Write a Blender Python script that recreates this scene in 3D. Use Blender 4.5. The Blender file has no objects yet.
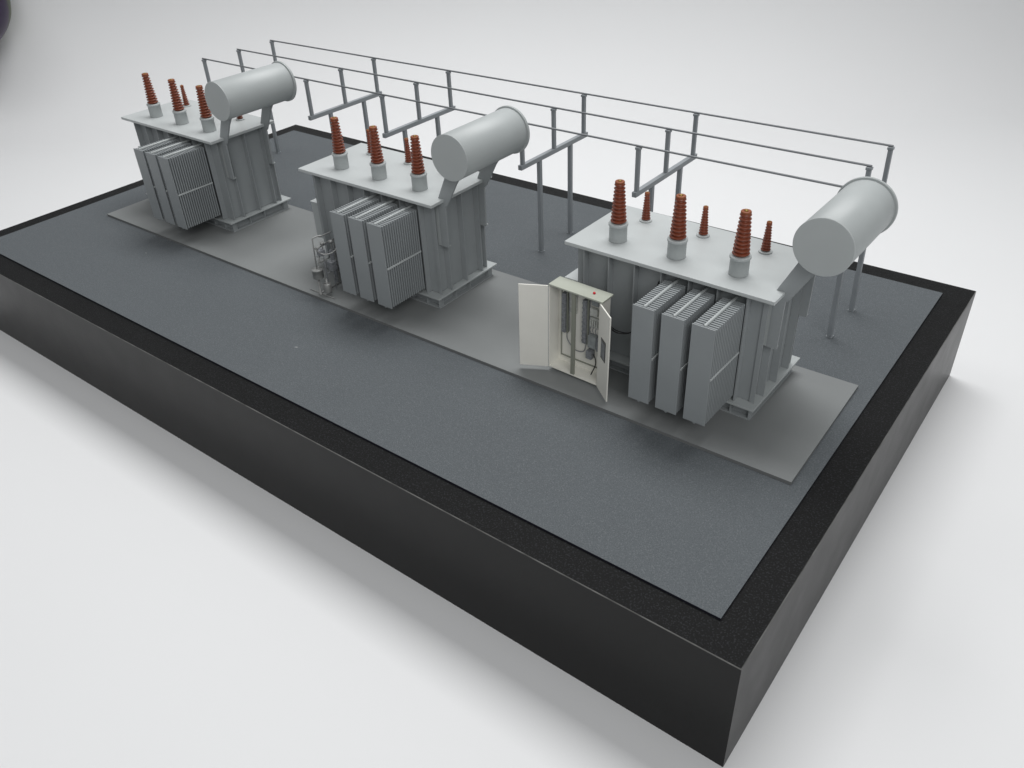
import bpy, bmesh, math, random
from mathutils import Vector, Matrix
random.seed(4)
scene = bpy.context.scene
C = scene.collection
H = 0.1126                      # height of the black plinth: its top is the zero level of the model
PI = math.pi

# ------------------------------------------------------------------ materials
def mat(name, col, rough=0.5, spec=0.5, metal=0.0, var=0.0, vscale=40.0, bump=0.0, bscale=800.0,
        speck=None, coat=0.0, dust=0.0):
    m = bpy.data.materials.new(name); m.use_nodes = True
    nt = m.node_tree; b = nt.nodes['Principled BSDF']; L = nt.links.new
    b.inputs['Base Color'].default_value = (*col, 1)
    b.inputs['Roughness'].default_value = rough
    b.inputs['Specular IOR Level'].default_value = spec
    b.inputs['Metallic'].default_value = metal
    b.inputs['Coat Weight'].default_value = coat
    tc = nt.nodes.new('ShaderNodeTexCoord')
    last = None
    if var:
        n = nt.nodes.new('ShaderNodeTexNoise'); n.inputs['Scale'].default_value = vscale
        n.inputs['Detail'].default_value = 5; L(tc.outputs['Object'], n.inputs['Vector'])
        r = nt.nodes.new('ShaderNodeMapRange')
        r.inputs['From Min'].default_value = .3; r.inputs['From Max'].default_value = .7
        r.inputs['To Min'].default_value = 1 - var; r.inputs['To Max'].default_value = 1 + var
        L(n.outputs['Fac'], r.inputs['Value'])
        mx = nt.nodes.new('ShaderNodeMix'); mx.data_type = 'RGBA'; mx.blend_type = 'MULTIPLY'
        mx.inputs['Factor'].default_value = 1
        mx.inputs['A'].default_value = (*col, 1); L(r.outputs['Result'], mx.inputs['B'])
        last = mx.outputs['Result']
        rr = nt.nodes.new('ShaderNodeMapRange')
        rr.inputs['To Min'].default_value = rough - .06; rr.inputs['To Max'].default_value = rough + .06
        L(n.outputs['Fac'], rr.inputs['Value']); L(rr.outputs['Result'], b.inputs['Roughness'])
    if speck:                   # (scale, colour, threshold)
        for sc, sc_col, th in speck:
            v = nt.nodes.new('ShaderNodeTexNoise'); v.inputs['Scale'].default_value = sc
            v.inputs['Detail'].default_value = 2
            L(tc.outputs['Object'], v.inputs['Vector'])
            r = nt.nodes.new('ShaderNodeMapRange')
            r.inputs['From Min'].default_value = th; r.inputs['From Max'].default_value = th + .08
            L(v.outputs['Fac'], r.inputs['Value'])
            mx = nt.nodes.new('ShaderNodeMix'); mx.data_type = 'RGBA'
            L(r.outputs['Result'], mx.inputs['Factor'])
            if last: L(last, mx.inputs['A'])
            else: mx.inputs['A'].default_value = (*col, 1)
            mx.inputs['B'].default_value = (*sc_col, 1)
            last = mx.outputs['Result']
    if last: L(last, b.inputs['Base Color'])
    if bump:
        n = nt.nodes.new('ShaderNodeTexNoise'); n.inputs['Scale'].default_value = bscale
        n.inputs['Detail'].default_value = 3
        L(tc.outputs['Object'], n.inputs['Vector'])
        bp = nt.nodes.new('ShaderNodeBump'); bp.inputs['Strength'].default_value = bump
        bp.inputs['Distance'].default_value = .0006
        L(n.outputs['Fac'], bp.inputs['Height']); L(bp.outputs['Normal'], b.inputs['Normal'])
    return m

M = {
 'paint': mat('grey_paint', (.385, .41, .41), .42, .45, var=.05, vscale=18, bump=.12, bscale=900),
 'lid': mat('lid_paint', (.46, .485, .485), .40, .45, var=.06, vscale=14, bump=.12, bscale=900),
 'rad': mat('radiator_paint', (.265, .285, .293), .42, .45, var=.04, vscale=25, bump=.08, bscale=900),
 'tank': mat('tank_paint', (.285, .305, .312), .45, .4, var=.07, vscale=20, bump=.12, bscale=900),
 'rust': mat('insulator_glaze', (.21, .050, .022), .38, .5, var=.12, vscale=300, bump=.1, bscale=1500),
 'rust_top': mat('insulator_cap', (.24, .07, .024), .45, .4, var=.1, vscale=300),
 'brass': mat('terminal_brass', (.30, .20, .05), .4, .5, metal=.5),
 'gravel': mat('gravel_sheet', (.094, .105, .113), .7, .25, var=.03, vscale=12, bump=.7, bscale=1500,
               speck=[(1050, (.130, .142, .150), .54), (950, (.074, .083, .090), .56), (90, (.26, .27, .27), .79)]),
 'slab': mat('concrete_card', (.205, .215, .215), .65, .2, var=.04, vscale=9, bump=.12, bscale=700),
 'cut': mat('board_edge', (.012, .012, .02), .6, .3),
 'black': mat('black_laminate_side', (.0062, .0062, .0062), .34, .19, var=.10, vscale=30, bump=.12, bscale=900),
 'black_top': mat('black_laminate_top', (.0065, .0067, .0068), .6, .12, var=.15, vscale=25, bump=.5, bscale=1300,
                  speck=[(700, (.020, .021, .023), .56), (120, (.12, .12, .12), .79)]),
 'edge': mat('worn_edge', (.12, .12, .115), .4, .5, var=.5, vscale=60),
 'bus': mat('bus_steel_paint', (.25, .27, .285), .45, .45, var=.08, vscale=40),
 'bar': mat('bus_conductor', (.19, .20, .21), .4, .5, metal=.2),
 'cream': mat('cabinet_cream', (.78, .77, .71), .42, .45, var=.03, vscale=30),
 'olive': mat('cabinet_roof_grey_green', (.40, .42, .36), .45, .4, var=.04, vscale=30),
 'olive_d': mat('cabinet_post_grey_green', (.24, .25, .21), .5, .4),
 'red': mat('red_lamp', (.55, .01, .02), .3, .5),
 'dkgrey': mat('dark_component', (.21, .22, .235), .45, .4, var=.3, vscale=400),
 'mdgrey': mat('mid_component', (.26, .28, .28), .45, .4, var=.2, vscale=400),
 'ltgrey': mat('pale_component', (.45, .46, .43), .45, .4, var=.2, vscale=400),
 'steel': mat('pipe_steel', (.27, .275, .27), .4, .5, metal=.2, var=.2, vscale=200),
 'cable': mat('black_cable', (.015, .015, .016), .45, .4),
 'white': mat('white_plastic', (.7, .7, .68), .4, .4),
 'paper': mat('white_sweep_paper', (.735, .74, .745), .75, .15, var=.012, vscale=1.2),
 'purple': mat('dark_purple_gloss', (.03, .014, .055), .35, .35, var=.6, vscale=9,
               speck=[(14, (.03, .045, .01), .52)]),
 'pane': mat('door_window_grey', (.06, .063, .06), .3, .5),
}

# ------------------------------------------------------------------ mesh helpers
class MB:
    def __init__(s): s.bm = bmesh.new()
    def box(s, x0, x1, y0, y1, z0, z1, mi=0):
        v = [s.bm.verts.new(p) for p in ((x0,y0,z0),(x1,y0,z0),(x1,y1,z0),(x0,y1,z0),(x0,y0,z1),(x1,y0,z1),(x1,y1,z1),(x0,y1,z1))]
        for f in ((0,3,2,1),(4,5,6,7),(0,1,5,4),(1,2,6,5),(2,3,7,6),(3,0,4,7)):
            s.bm.faces.new([v[i] for i in f]).material_index = mi
        return s
    def prism(s, pts, axis, a, b):          # polygon extruded along one axis
        def P(p, t):
            q = list(p); q.insert(axis, t); return tuple(q)
        lo = [s.bm.verts.new(P(p, a)) for p in pts]; hi = [s.bm.verts.new(P(p, b)) for p in pts]
        n = len(pts)
        s.bm.faces.new(lo); s.bm.faces.new(list(reversed(hi)))
        for i in range(n): s.bm.faces.new((lo[i], hi[i], hi[(i+1) % n], lo[(i+1) % n]))
        return s
    def lathe(s, prof, centre=(0,0,0), axis=(0,0,1), seg=32, smooth=True):
        q = Vector((0,0,1)).rotation_difference(Vector(axis)).to_matrix(); c = Vector(centre)
        rings = []
        for r, z in prof:
            if r < 1e-7: rings.append([s.bm.verts.new(c + q @ Vector((0,0,z)))])
            else: rings.append([s.bm.verts.new(c + q @ Vector((r*math.cos(2*PI*k/seg), r*math.sin(2*PI*k/seg), z))) for k in range(seg)])
        for a, b in zip(rings, rings[1:]):
            for k in range(seg):
                k2 = (k+1) % seg
                if len(a) == 1 and len(b) == 1: continue
                if len(a) == 1: f = (a[0], b[k], b[k2])
                elif len(b) == 1: f = (a[k], b[0], a[k2])
                else: f = (a[k], b[k], b[k2], a[k2])
                fc = s.bm.faces.new(f); fc.smooth = smooth
        return s
    def cyl(s, p, q, r, seg=16):
        p = Vector(p); q = Vector(q); d = q - p
        return s.lathe([(0,0),(r*.93,0),(r,r*.07),(r,d.length-r*.07),(r*.93,d.length),(0,d.length)], p, d.normalized(), seg)
    def tube(s, pts, r, seg=10):
        pts = [Vector(p) for p in pts]; rings = []
        up = Vector((.31,.17,.93)).normalized()
        for i, p in enumerate(pts):
            t = (pts[min(i+1,len(pts)-1)] - pts[max(i-1,0)]).normalized()
            u = t.cross(up).normalized(); w = t.cross(u)
            rings.append([s.bm.verts.new(p + r*(math.cos(2*PI*k/seg)*u + math.sin(2*PI*k/seg)*w)) for k in range(seg)])
        for a, b in zip(rings, rings[1:]):
            for k in range(seg):
                f = s.bm.faces.new((a[k], b[k], b[(k+1)%seg], a[(k+1)%seg])); f.smooth = True
        s.bm.faces.new(rings[0]); s.bm.faces.new(list(reversed(rings[-1])))
        return s
    def build(s, name, m, parent=None, bevel=0.0, seg=2):
        bmesh.ops.recalc_face_normals(s.bm, faces=s.bm.faces)
        me = bpy.data.meshes.new(name); s.bm.to_mesh(me); s.bm.free()
        for x in (m if isinstance(m, (list, tuple)) else [m]): me.materials.append(M[x])
        o = bpy.data.objects.new(name, me); C.objects.link(o)
        if parent: o.parent = parent
        if bevel:
            b = o.modifiers.new('bevel', 'BEVEL'); b.width = bevel; b.segments = seg
            b.limit_method = 'ANGLE'; b.angle_limit = math.radians(50)
            b.harden_normals = False
        return o
def smooth_pts(pts, n=8):                    # Catmull-Rom
    P = [Vector(p) for p in pts]; P = [P[0]*2-P[1]] + P + [P[-1]*2-P[-2]]; out = []
    for i in range(1, len(P)-2):
        for k in range(n):
            t = k/n; a, b, c, d = P[i-1:i+3]
            out.append(.5*((2*b)+(c-a)*t+(2*a-5*b+4*c-d)*t*t+(3*b-a-3*c+d)*t**3))
    out.append(P[-2]); return out
def empty(name, loc, rz=0.0):
    o = bpy.data.objects.new(name, None); C.objects.link(o); o.empty_display_size = .02
    o.location = loc; o.rotation_euler = (0, 0, rz); return o
def tag(o, label, cat=None, group=None, kind=None):
    if label: o['label'] = label
    if cat: o['category'] = cat
    if group: o['group'] = group
    if kind: o['kind'] = kind
    return o
def copy_tree(o, parent=None):
    c = o.copy(); C.objects.link(c)
    if parent: c.parent = parent
    for ch in list(o.children): copy_tree(ch, c)
    return c

# ------------------------------------------------------------------ setting: white paper sweep
yaw = .6202
fx, fy = -math.sin(yaw), math.cos(yaw)       # away from the camera
rx, ry_ = math.cos(yaw), math.sin(yaw)
sw = MB(); prof = [(-3, 0), (-1, 0), (0, 0), (1, 0), (SW0 := 1.75, 0)]
R_S = .30
prof += [(SW0 + R_S*math.sin(a), R_S*(1-math.cos(a))) for a in [i*PI/2/28 for i in range(1, 29)]] + [(SW0+R_S, 2.4)]
rows = []
for d, z in prof:
    rows.append([sw.bm.verts.new((.1 + fx*d + rx*w, -.34 + fy*d + ry_*w, z)) for w in (-5, -2, 0, 2, 5)])
for a, b in zip(rows, rows[1:]):
    for i in range(4):
        f = sw.bm.faces.new((a[i], a[i+1], b[i+1], b[i])); f.smooth = True
tag(sw.build('backdrop', 'paper'), 'white seamless paper sweep under and behind the model', kind='structure')

# ------------------------------------------------------------------ the plinth with its two sheets
Lb, Wb, mg = 1.134, .6, .0281
base = tag(empty('display_plinth', (-Lb/2, Wb/2, 0)), 'long black laminated plinth with a grey gravel sheet on top, carrying the three transformers', 'plinth')
b = MB(); b.box(-Lb/2, Lb/2, -Wb/2, Wb/2, 0, H)
body = b.build('body', ['black', 'black_top', 'edge'], base)
bmx = bmesh.new(); bmx.from_mesh(body.data)
r = bmesh.ops.bevel(bmx, geom=[e for e in bmx.edges if max(v.co.z for v in e.verts) > H-.001 and (abs(e.verts[0].co.z-e.verts[1].co.z) < 1e-4)] , offset=.0006, segments=1, affect='EDGES')
for f in bmx.faces:
    if f.normal.z > .99: f.material_index = 1
    elif .2 < f.normal.z < .99: f.material_index = 2
bmx.to_mesh(body.data); bmx.free()
def sheet(name, x0, x1, y0, y1, z0, z1, m, par):
    q = MB(); q.box(x0, x1, y0, y1, z0, z1)
    for f in q.bm.faces:
        f.normal_update()
        if abs(f.normal.z) < .5: f.material_index = 1
    return q.build(name, [m, 'cut'], par)
g = sheet('gravel_sheet', -Lb/2+mg, Lb/2-mg, -Wb/2+mg, Wb/2-mg, H, H+.002, 'gravel', base)
sl = MB()
ca, sa = math.cos(.0056), math.sin(.0056)
P0 = (-.0418, .1822); P1 = (-1.0425, .1822 - 1.0007*sa); P3 = (-.0432, .3444); P2 = (-1.0436, .3395)
q = [(p[0]+Lb/2, p[1]-Wb/2) for p in (P0, P3, P2, P1)]
sl.prism(q, 2, H+.002, H+.005)
sl.bm.normal_update()
for f in sl.bm.faces:
    if abs(f.normal.z) < .5: f.material_index = 1
M['slab_edge'] = mat('card_edge', (.16, .165, .165), .6, .3)
sl.build('concrete_sheet', ['slab', 'slab_edge'], base)

# ------------------------------------------------------------------ transformer
ZS = .005
def make_insulator(parent, name, x, y, z0, h, r0, r1, n, small):
    """one bushing: brown ribbed insulator (part), grey turret or ring and pale cap (sub-parts)"""
    zt = 0.0012 if small else .0172
    zz = z0 + zt
    prof = [(0, zz-.0004)]
    for k in range(n):
        a = zz + (h-zt-.0022)*k/n; st = (h-zt-.0022)/n; t = k/(n-1)
        ro = r0 + (r1-r0)*t; ri = ro*.68
        prof += [(ri, a), (ri, a+st*.42), (ro*.97, a+st*.5), (ro, a+st*.62), (ro*.98, a+st*.72), (ri*1.04, a+st*.98)]
    prof += [(r1*.72, zz+h-zt-.0022), (0, zz+h-zt-.0022)]
    o = MB().lathe(prof, (x, y, 0), seg=28).build(name, 'rust', parent)
    zc = z0 + h - .0024
    MB().lathe([(0, zc), (r1*.76, zc), (r1*.9, zc+.0005), (r1*.9, zc+.0016), (r1*.8, zc+.0022), (r1*.42, zc+.0022), (r1*.36, zc+.001), (0, zc+.001)],
               (x, y, 0), seg=24).build('cap', 'rust_top', o)
    MB().lathe([(0, zc+.0011), (r1*.3, zc+.0011), (r1*.3, zc+.0026), (r1*.2, zc+.003), (0, zc+.003)], (x, y, 0), seg=14).build('terminal', 'brass', o)
    if small:
        MB().lathe([(0, z0), (.0060, z0), (.0060, z0+.0011), (.0056, z0+.0014), (0, z0+.0014)], (x, y, 0), seg=32).build('base_ring', 'lid', o)
    else:
        MB().lathe([(0, z0), (.0083, z0), (.0082, z0+.0008), (.0081, z0+.0148), (.0087, z0+.0149), (.0089, z0+.0153), (.0089, z0+.0167), (.0086, z0+.0172), (0, z0+.0172)],
                   (x, y, 0), seg=40).build('turret', 'paint', o)
    return o

LW, LD, ZL = .1995, .0989, .1304
LT = .0034
def make_transformer(ro):
    t = empty('power_transformer', (0, 0, H+ZS))
    z = lambda v: v - ZS                     # heights above the plinth top -> above the sheet
    # tank
    tk = MB().box(.012, .1865, .013, .0915, z(.0200), z(ZL-LT-.0002)).build('tank', 'tank', t, .0004)
    zb, zt = z(.0200), z(ZL-LT-.0003)
    for k in range(7):
        x = .0160 + .02650*k
        MB().box(x-.0006, x+.0006, .0055, .0128, zb, zt).build('rib', 'tank', tk)
    for sgn in (0, 1):
        for y, d in ((.0118, .0045), (.0264, .0068), (.053, .0068), (.0802, .0068), (.0905, .0045)):
            x0, x1 = (.1867, .1865+d) if sgn else (.0118-d-(.002 if d < .005 else 0), .0118)
            MB().box(x0, x1, y, y+.0012, zb, zt).build('rib', 'tank', tk)
    for k in range(7):
        x = .0178 + .02633*k
        MB().box(x-.0006, x+.0006, .0917, .0975, zb, zt).build('rib', 'tank', tk)
    MB().box(-.003, .1952, .002, .1046, z(.0178), z(.0198)).build('base_flange', 'paint', t, .0003)
    sk = MB().box(.014, .186, .012, .0945, 0, z(.0176))
    sk.box(.008, .1915, .0062, .0125, 0, .0012).box(.008, .1915, .094, .1003, 0, .0012)
    sk.box(.1855, .1915, .0125, .094, 0, .0012)
    for x in (.0095, .045, .08, .115, .150, .1725, .190):
        sk.box(x-.0006, x+.0006, .0066, .0119, .0013, z(.0176)); sk.box(x-.0006, x+.0006, .0948, .1, .0013, z(.0176))
    for y in (.0128, .036, .060, .0935): sk.box(.1862, .1910, y-.0006, y+.0006, .0013, z(.0176))
    sk.build('skid_frame', 'tank', t)
    # lid, notched corner where the struts pass
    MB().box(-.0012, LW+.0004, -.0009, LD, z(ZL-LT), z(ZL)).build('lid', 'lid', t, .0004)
    for k in range(3): make_insulator(t, 'large_bushing', .0408+.0594*k, .0275, z(ZL), .0563, .0073, .0048, 11, False)
    for k in range(3): make_insulator(t, 'small_bushing', .0375+.0596*k, .0776, z(ZL), .0285, .0043, .0026, 10, True)
    # conservator
    cx, cz, cr = .2271, z(.1828), .0228
    y0, y1 = .0038, .0962
    cons = MB().lathe([(cr-.0004, y0+.0013), (cr, y0+.0016), (cr, y1)], (cx, 0, cz), (0, 1, 0), 72).build('conservator', 'paint', t)
    MB().lathe([(0, y0), (cr-.0002, y0), (cr+.0002, y0+.0003), (cr+.0002, y0+.0012), (0, y0+.0012)], (cx, 0, cz), (0, 1, 0), 72, False).build('end_plate', 'paint', cons)
    MB().lathe([(0, y1), (.0243, y1), (.0246, y1+.0003), (.0246, y1+.0024), (.0243, y1+.0027), (0, y1+.0027)], (cx, 0, cz), (0, 1, 0), 72, False).build('end_flange', 'paint', cons)
    for ys in (.0195, .0832):
        zc2 = cz
        pts = [(.1915, z(.0762)), (.2005, z(.0762)), (.2012, z(.1215)), (.2046, z(.1245)), (.2187, z(.1500)), (.2290, z(.1640)), (.2290, cz-.019), (.2110, cz-.0105),
               (.2062, z(.1587)), (.1915, z(.1278))]
        br = MB().prism(pts, 1, ys-.0011, ys+.0011).build('conservator_bracket', 'tank', t)
        MB().box(.1868, .2000, ys+.0013, ys+.0040, z(.0764), z(.0776)).build('foot_plate', 'paint', br)
        MB().box(.1868, .1914, ys-.0009, ys+.0009, z(.0765), z(.1268)).build('web', 'paint', br)
    # radiators
    for k in range(3):
        x0 = ro + .0269*k; x1 = x0 + .0202; ya, yb = -.0493, .0035
        za, zb2 = z(.0259), z(.1196)
        rr = MB(); n = 16; p = (yb - ya - .0016)/n
        for i in range(n):
            yy = ya + .0016 + p*(i+.42)
            rr.box(x0+.0002, x1-.0002, yy, yy+p*.5, za+.001, zb2-.0008)
        rr.box(x0+.0078, x1-.0078, ya+.0016, yb, za+.004, zb2-.004)     # inner core
        rad = rr.build('radiator', 'rad', t)
        MB().box(x0, x1, ya, ya+.0013, za, zb2).build('front_plate', 'rad', rad, .0003)
        MB().cyl(((x0+x1)/2, ya+.0014, zb2-.0002), ((x0+x1)/2, .0139, zb2-.0002), .0014, 14).build('header_pipe', 'paint', rad)
        MB().cyl(((x0+x1)/2, ya+.0006, za-.0003), ((x0+x1)/2, .0139, za-.0003), .0014, 14).build('header_pipe', 'rad', rad)
        zm = (za+zb2)/2 - .001
        for xa in (x0-.0003, x1-.0005): MB().box(xa, xa+.0008, ya+.0015, yb, zm-.0009, zm+.0009).build('strap', 'lid', rad)
    # small box on the left end wall
    sb = MB().box(-.0130, .0075, .0175, .072, z(.036), z(.0812)).build('side_box', 'paint', t, .0005)
    MB().box(-.0135, .0078, .0168, .0728, z(.0812)+.0001, z(.0823)).build('box_lid', 'lid', sb, .0002)
    return t

specs = [(-1.0241, .2313, -.0002, .1006), (-.6563, .2291, .0035, .1000), (-.2947, .2350, -.0142, .1008)]
labels = ['grey power transformer at the far left end of the pad, farthest from the camera',
          'middle grey power transformer, with small steel pipework beside its radiators',
          'nearest and rightmost grey power transformer, beside the open cream cabinet']
first = None; TR = []
for (x, y, a, ro), lb in zip(specs, labels):
    if first is None: first = make_transformer(ro); o = first
    else: o = copy_tree(first)
    sx = {-.2947: 1.006, -.6563: 1.004}.get(x, 1.0); o.scale.x = sx
    o.location = (x - .19*(sx-1), y, H+ZS); o.rotation_euler.z = a
    kids = [c for c in o.children]
    cons_ = [c for c in kids if c.name.startswith('conservator') and 'bracket' not in c.name][0]
    cons_.scale.y = {-1.0241: 1.065, -.6563: 1.035, -.2947: .955}[x]
    if x == -.6563: cons_.location.x = -.0018
    if x == -.2947:
        for c, dx in zip([c for c in kids if c.name.startswith('large_bushing')], (-.0028, -.0028, -.0042)): c.location.x = dx
    tag(o, lb, 'transformer', 'power transformers in a row on the grey pad'); TR.append(o)

# ------------------------------------------------------------------ open control cabinet beside the nearest transformer
x, y, a, _ = specs[2]
cab = empty('control_cabinet', (x-.0016, y, H+ZS), a); cab.rotation_euler.y = .018   # leans a little
tag(cab, 'open cream control cabinet with two doors and a red lamp on its grey-green roof', 'cabinet')
z = lambda v: v - ZS
X0, X1, YF, YB, Z0c, Z1c = -.0002, .0563, -.0290, -.0125, .0085, .0985
bx = MB(); th = .0012
bx.box(X0, X0+th, YF, YB, z(Z0c), z(Z1c)).box(X1-th, X1, YF, YB, z(Z0c), z(Z1c))
bx.box(X0+th, X1-th, YB-th, YB, z(Z0c), z(Z1c)).box(X0+th, X1-th, YF, YB-th, z(Z0c), z(Z0c)+th)
bx.build('shell', 'cream', cab, .0001)
for zz in (.030, .085): MB().box(X0+.008, X1-.018, YB+.0001, .0050, z(zz), z(zz+.004)).build('mounting_bracket', 'tank', cab)
rf = MB(); rf.box(X0+.0006, X1+.0026, YF-.0012, YB+.0004, z(Z1c)+.0001, z(Z1c)+.0018)
roof = rf.build('roof', 'olive', cab, .0003)
MB().lathe([(0,0),(.0013,0),(.0013,.0008),(.0008,.0016),(0,.0018)], (.0445, -.0215, z(Z1c)+.0019), seg=16).build('signal_lamp', 'red', roof)
MB().box(.0252, .0292, YF+.0001, YF+.0022, z(Z0c)+.0013, z(Z1c)).build('centre_post', 'olive_d', cab, .0002)
pn = MB().box(.0062, .0508, YB-.0032, YB-.0022, z(.019), z(.0945)).build('mounting_panel', 'cream', cab)
e = MB()
for q in ((.0055,.0062,.018,.0955),(.0508,.0515,.018,.0955)): e.box(q[0], q[1], YB-.0042, YB-.0016, z(q[2]), z(q[3]))
e.box(.0062,.0508, YB-.0042, YB-.0016, z(.018), z(.019)); e.build('panel_frame', 'olive_d', pn)
for xs, zt2, zb2 in ((.0105, .089, .047), (.0335, .089, .043)):
    q = MB().box(xs-.0018, xs+.0022, YB-.0078, YB-.0033, z(zb2), z(zt2))
    for i in range(9):
        zz = zb2 + .003 + (zt2-zb2-.006)*i/8
        q.box(xs-.0020, xs+.0024, YB-.0082, YB-.0079, z(zz)-.0009, z(zz)+.0009)
    q.build('terminal_strip', 'dkgrey', cab)
    MB().box(xs+.0024, xs+.0034, YB-.0060, YB-.0033, z(zb2)-.001, z(zt2)+.002).build('cable_duct', 'olive_d', cab)
MB().box(.0390, .0470, YB-.0070, YB-.0033, z(.075), z(.083)).build('relay', 'ltgrey', cab, .0004)
MB().box(.0400, .0475, YB-.0060, YB-.0033, z(.0855), z(.0925)).build('relay', 'mdgrey', cab, .0004)
q = MB().box(.0385, .0480, YB-.0055, YB-.0033, z(.062), z(.0725))
for i in range(4): q.box(.0392+.0023*i, .0406+.0023*i, YB-.0068, YB-.0056, z(.064), z(.0705))
q.build('breaker_row', 'ltgrey', cab)
MB().box(.0385, .0475, YB-.0085, YB-.0033, z(.041), z(.0545)).build('relay', 'mdgrey', cab, .0004)
MB().box(.0480, .0502, YB-.0085, YB-.0033, z(.0400), z(.0545)).build('relay', 'dkgrey', cab, .0003)
MB().box(.0375, .0440, YB-.0098, YB-.0033, z(.029), z(.0375)).build('transformer_block', 'dkgrey', cab, .0005)
MB().tube(smooth_pts([(.0440, YB-.0065, z(.034)), (.047, YB-.007, z(.030)), (.0465, YB-.006, z(.022)), (.042, YB-.006, z(.0098))]), .0005).build('wire', 'cable', cab)
MB().tube(smooth_pts([(.0125, YB-.0045, z(.046)), (.0135, YB-.0045, z(.038)), (.022, YB-.0045, z(.030)), (.032, YB-.0045, z(.032)), (.035, YB-.005, z(.042))]), .0005).build('wire', 'dkgrey', cab)
def door(xh, yh, xo, yo, win):
    d = Vector((xo-xh, yo-yh, 0)); L_ = d.length; d.normalize(); n = Vector((-d.y, d.x, 0))
    bm = MB(); bm.box(0, L_, -.0006, .0006, z(Z0c)+.0004, z(Z1c)-.0004)
    o = bm.build('door', 'cream', cab, .0002)
    o.location = (xh, yh, 0); o.rotation_euler.z = math.atan2(d.y, d.x)
    if win:
        zc = z(.0575)
        fr = MB().box(L_*.30, L_*.72, -.00100, .00100, zc-.0105, zc+.0105).build('window', 'pane', o)
        q = MB(); 
        for s_ in (-1, 1): 
            for i in range(3):
                q.box(L_*(.35+.12*i), L_*(.43+.12*i), s_*.00125-.0002, s_*.00125+.0002, zc-.008, zc+.008)
        q.build('meter', 'dkgrey', fr)
    return o
door(X0-.0002, YF-.0008, -.0245, -.0430, False)
door(X1+.0002, YF-.0008, .0772, -.0452, True)
MB().tube(smooth_pts([(X1, -.018, z(.070)), (.066, -.012, z(.062)), (.078, -.006, z(.066)), (.0865, .003, z(.085)), (.0895, .0128, z(.112))]), .0006).build('cable', 'cable', cab)
MB().tube(smooth_pts([(.0865, -.001, z(.092)), (.0880, .003, z(.100)), (.0905, .0060, z(.1075))]), .0006).build('cable', 'white', cab)

for xs, zz in ((.0400, .0600), (.0430, .0600), (.0460, .0600)):
    MB().tube(smooth_pts([(xs, YB-.0050, z(.064)), (xs-.0006, YB-.0062, z(.0595)), (xs, YB-.0050, z(.0550))]), .00035).build('wire', 'dkgrey', cab)
for xs in (.0150, .0180, .0380):
    MB().tube(smooth_pts([(xs, YB-.0045, z(.090)), (xs+.0006, YB-.0055, z(.070)), (xs, YB-.0045, z(.048))]), .0004).build('wire', 'cable' if xs == .018 else 'dkgrey', cab)
MB().box(.0150, .0235, YB-.0050, YB-.0033, z(.0700), z(.0900)).build('terminal_strip', 'ltgrey', cab, .0003)
MB().box(.0075, .0500, YB-.0046, YB-.0033, z(.0906), z(.0935)).build('cable_duct', 'mdgrey', cab)
MB().tube(smooth_pts([(.1000, .0080, z(.112)), (.0960, .0035, z(.104)), (.0900, .0020, z(.095)), (.0850, -.0010, z(.080)), (.0760, -.0060, z(.064)), (.0640, -.0120, z(.064)), (X1, -.0190, z(.074))]), .0005).build('cable', 'cable', cab)
# oil valve on the tank wall above that cable
v = MB().cyl((.104-.004, .0139, z(.113)), (.100, .008, z(.113)), .0022).build('valve', 'tank', TR[2])
MB().cyl((.096, .0078, z(.114)), (.105, .0078, z(.116)), .0008).build('handle', 'lid', v)

# ------------------------------------------------------------------ pipework beside the middle transformer
x, y, a, _ = specs[1]
pw = empty('pipework_stand', (x, y, H+ZS), a)
tag(pw, 'small skeletal steel pipework stand with canisters beside the middle transformer', 'pipework')
q = MB(); q.cyl((.034, -.0433, .0007), (.075, -.0433, .0007), .0006); q.cyl((.0518, -.0440, .0007), (.0518, -.012, .0009), .0008)
q.cyl((.0355, -.0065, .0007), (.0640, -.0065, .0007), .0006); q.build('foot_rail', 'steel', pw)
MB().lathe([(0,0),(.0026,0),(.0026,.0012),(.0012,.0016),(.0012,.0215),(0,.0215)], (.0530,-.0440,.0002), seg=16).build('stem', 'steel', pw)
c1_ = MB().lathe([(0,.0216),(.0058,.0216),(.0062,.0222),(.0062,.0312),(.0066,.0314),(.0066,.0324),(.0060,.0330),(0,.0330)], (.0545,-.0440,0), seg=24).build('canister', 'steel', pw)
MB().lathe([(0,.0050),(.0044,.0050),(.0047,.0056),(.0047,.0145),(.0043,.0150),(.0012,.0152),(.0012,.021),(0,.021)], (.0625,-.0405,0), seg=24).build('canister', 'steel', pw)
MB().cyl((.0540, -.044, .0331), (.0560, -.044, .0690), .00075).build('pipe', 'steel', pw)
for p_ in ([(.0560,-.044,.0690),(.0562,-.0425,.0705),(.0570,-.036,.0705),(.0585,-.0325,.0700)],
           [(.0518,-.0310,.0662),(.0518,-.0130,.0655)],
           [(.0560,-.044,.0600),(.0555,-.0400,.0560),(.0535,-.0361,.0555),(.0518,-.025,.0560),(.0518,-.0111,.0561)],
           [(.0560,-.044,.0600),(.060,-.040,.0520),(.066,-.034,.0500),(.069,-.026,.0520),(.066,-.018,.0560),(.0615,-.0135,.0570)],
           [(.0540,-.0400,.0380),(.0518,-.0223,.0372)],
           [(.0518,-.0361,.0560),(.0518,-.0361,.0440),(.0540,-.0400,.0380)]):
    MB().tube(smooth_pts(p_), .0008).build('pipe', 'steel', pw)
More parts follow.
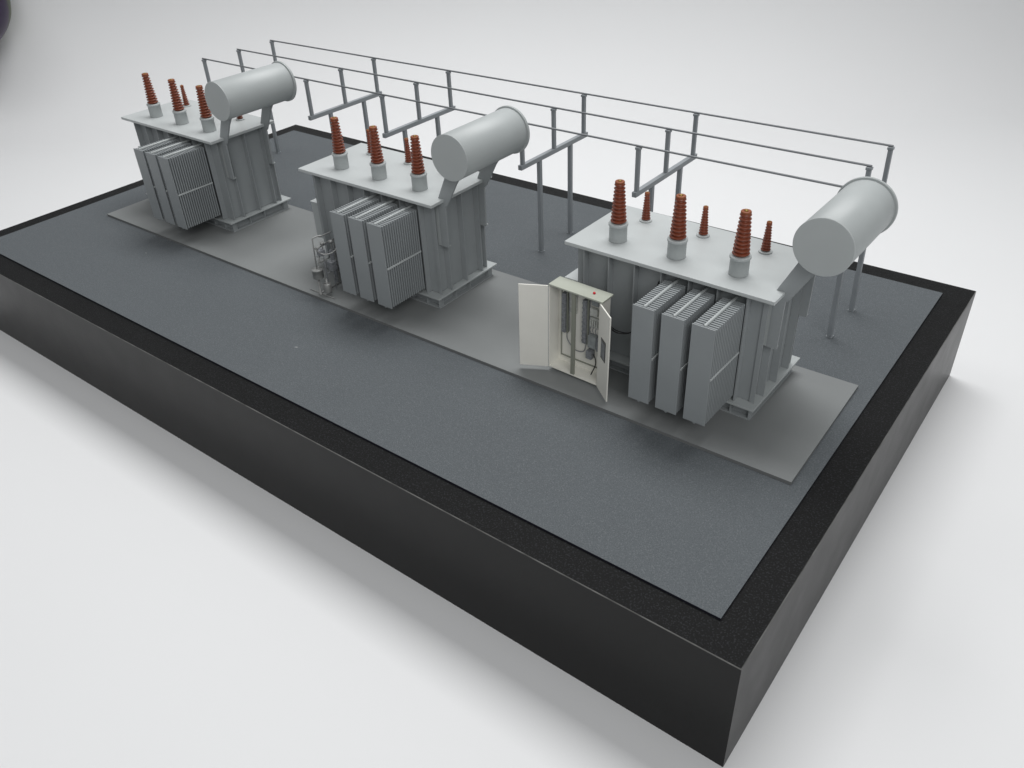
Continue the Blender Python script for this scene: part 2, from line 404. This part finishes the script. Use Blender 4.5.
for xx, yy, r_, zt2 in ((.0518,-.0125,.0009,.0562),(.0600,-.0125,.0009,.0585),(.0560,-.0200,.0018,.0480),(.0640,-.0180,.0020,.0520),(.0690,-.0125,.0010,.0560)):
    MB().cyl((xx, yy, .0068 if r_ > .001 else .0008), (xx, yy, zt2), r_, 14).build('riser', 'dkgrey' if r_ > .001 else 'steel', pw)
for xx, yy, zt2 in ((.0560,-.0125,.0560),(.0640,-.0125,.0575),(.0600,-.0260,.0500),(.0470,-.0125,.0560),(.0520,-.0300,.0420)):
    MB().cyl((xx, yy, .0008), (xx, yy, zt2), .0007, 12).build('riser', 'dkgrey', pw)
for zz in (.0200, .0440, .0545):
    MB().cyl((.0520, -.0360 if zz > .03 else -.0300, zz), (.0520, -.0118, zz), .0006).build('rung', 'dkgrey', pw)
for zz in (.010, .022, .034, .046):
    MB().cyl((.0478, -.0120, zz), (.0690, -.0120, zz), .0005).build('rung', 'dkgrey', pw)
MB().box(.0545, .0625, -.0290, -.0210, .0250, .0360).build('valve_block', 'dkgrey', pw, .0006)
for zz in (.016, .028, .040, .0500):
    MB().cyl((.0526, -.0125, zz), (.0681, -.0125, zz), .0006).build('rung', 'steel', pw)
MB().box(.0535, .0605, -.0400, -.0330, .0475, .0545).build('valve_block', 'dkgrey', pw, .0006)
MB().lathe([(0,0),(.0022,0),(.0022,.003),(0,.003)], (.0590,-.0345,.0600), seg=14).build('gauge', 'steel', pw)
MB().lathe([(0,0),(.0022,0),(.0022,.003),(0,.003)], (.0640,-.0260,.0600), seg=14).build('gauge', 'steel', pw)
MB().cyl((.0590,-.0345,.0545), (.0590,-.0345,.0600), .0007).build('pipe', 'steel', pw)
MB().cyl((.0640,-.0260,.0520), (.0640,-.0260,.0600), .0007).build('pipe', 'steel', pw)
MB().cyl((.0590,-.0345,.0048), (.0590,-.0345,.0002), .0012).build('stem', 'steel', pw)

# ------------------------------------------------------------------ busbar support frames
YC, YB_, YA = .3859, .4480, .5113
ZC, ZBm = .1682, .1209
def make_frame():
    t = empty('busbar_frame', (0, 0, H+.002)); o_ = -.002
    bm = MB().box(-.0026, .0026, .3805, .5175, ZBm-.0030+o_, ZBm+.0026+o_).build('crossbeam', 'bus', t, .0004)
    for yy in (YC, YB_, YA):
        p_ = MB().box(-.0021, .0021, yy-.0021, yy+.0021, ZBm+.0027+o_, ZC-.0010+o_).build('upright', 'bus', t, .0004)
        MB().box(-.0029, .0029, yy-.0025, yy+.0025, ZC-.0009+o_, ZC+.0018+o_).build('clamp', 'bus', p_, .0004)
    for yy in (.4182, .4819):
        p_ = MB().box(-.0024, .0024, yy-.0024, yy+.0024, .0009, ZBm-.0031+o_).build('leg', 'bus', t, .0004)
        MB().box(-.0032, .0032, yy-.0032, yy+.0032, 0, .0008).build('foot_plate', 'bus', p_)
    return t
FRX = [-1.0385, -.8148, -.674, -.4584, -.31, -.098]
FL = ['busbar frame at the far left end of the row, behind the far conservator tank',
      'second busbar frame from the far left, free-standing left of the middle transformer',
      'third busbar frame from the far left, right behind the bushings of the middle transformer',
      'fourth busbar frame, its long legs in full view right of the middle conservator tank',
      'fifth busbar frame, rising just behind the left side of the nearest transformer lid',
      'busbar frame at the near right end of the row, behind the nearest conservator tank']
f0 = None
for xx, lb in zip(FRX, FL):
    if f0 is None: f0 = make_frame(); o = f0
    else: o = copy_tree(f0)
    o.location = (xx, 0, H+.002)
    if xx == FRX[-1]: o.location.x += .0012; o.rotation_euler.y = -.022      # leans slightly, as in the model
    tag(o, 'grey ' + lb, 'support frame', 'grey busbar support frames behind the transformers')
for yy, w in ((YC, 'front one, nearest to the transformers'), (YB_, 'middle one of the three'), (YA, 'rear one, highest in the photo')):
    o = MB().cyl((FRX[0]-.003, yy, 0), (FRX[-1]-.0005, yy, 0), .00105, 12).build('conductor_rod', 'bar')
    o.location = (0, 0, H+ZC+.0029)
    tag(o, 'long thin grey conductor rod along the frame tops, ' + w, 'conductor rod', 'long thin conductor rods on the frames')

# ------------------------------------------------------------------ dark rounded object at the edge of the paper
PX, PY, PZ, PR = -2.084, .473, .2705, .1149    # rests against the curve of the paper
o = MB().lathe([(0, 0)] + [(PR*math.sin(t), PR*(1-math.cos(t))) for t in [PI*i/40 for i in range(1, 40)]] + [(0, 2*PR)], (0,0,0), seg=64).build('ball', 'purple')
o.location = (PX, PY, PZ-PR)
tag(o, 'dark purple glossy round object cut off by the top left corner', 'ball')

# ------------------------------------------------------------------ camera
cam = bpy.data.cameras.new('camera'); co = bpy.data.objects.new('camera', cam); C.objects.link(co)
yw, pt, rl = .6799, -.6103, -.0484
co.matrix_world = Matrix.Translation((.0988, -.3416, .4610+H)) @ Matrix.Rotation(yw, 4, 'Z') @ Matrix.Rotation(PI/2+pt, 4, 'X') @ Matrix.Rotation(rl, 4, 'Z')
cam.sensor_width = 36; cam.lens = 832.19/1024*36; cam.clip_start = .01; cam.clip_end = 50
scene.camera = co

# ------------------------------------------------------------------ light: soft room light and two ceiling softboxes
w = bpy.data.worlds.new('World'); scene.world = w; w.use_nodes = True
bg = w.node_tree.nodes['Background']; bg.inputs['Color'].default_value = (.965, .985, 1, 1); bg.inputs['Strength'].default_value = .225
def area(name, loc, target, sx, sy, power, col=(1,1,1), spread=180):
    l = bpy.data.lights.new(name, 'AREA'); l.shape = 'RECTANGLE'; l.size = sx; l.size_y = sy; l.energy = power; l.color = col; l.spread = math.radians(spread)
    o = bpy.data.objects.new(name, l); C.objects.link(o); o.location = loc
    o.rotation_euler = (Vector(target)-Vector(loc)).to_track_quat('-Z', 'Y').to_euler(); return o
area('ceiling_light', (-.55, .95, 2.2), (-.55, .3, 0), 1.7, .8, 20.5, spread=125)
area('fill_light', (1.5, -1.55, 1.9), (-.25, -.1, 0), 2.0, 1.6, 10, spread=90)  # added soft fill, lifts the floor shadow in front and right; no window there
area('ceiling_light', (-1.7, -.1, 2.3), (-.55, .3, 0), .6, 1.8, 7)
scene.view_settings.view_transform = 'Standard'; scene.view_settings.look = 'None'
scene.view_settings.exposure = 0; scene.view_settings.gamma = 1
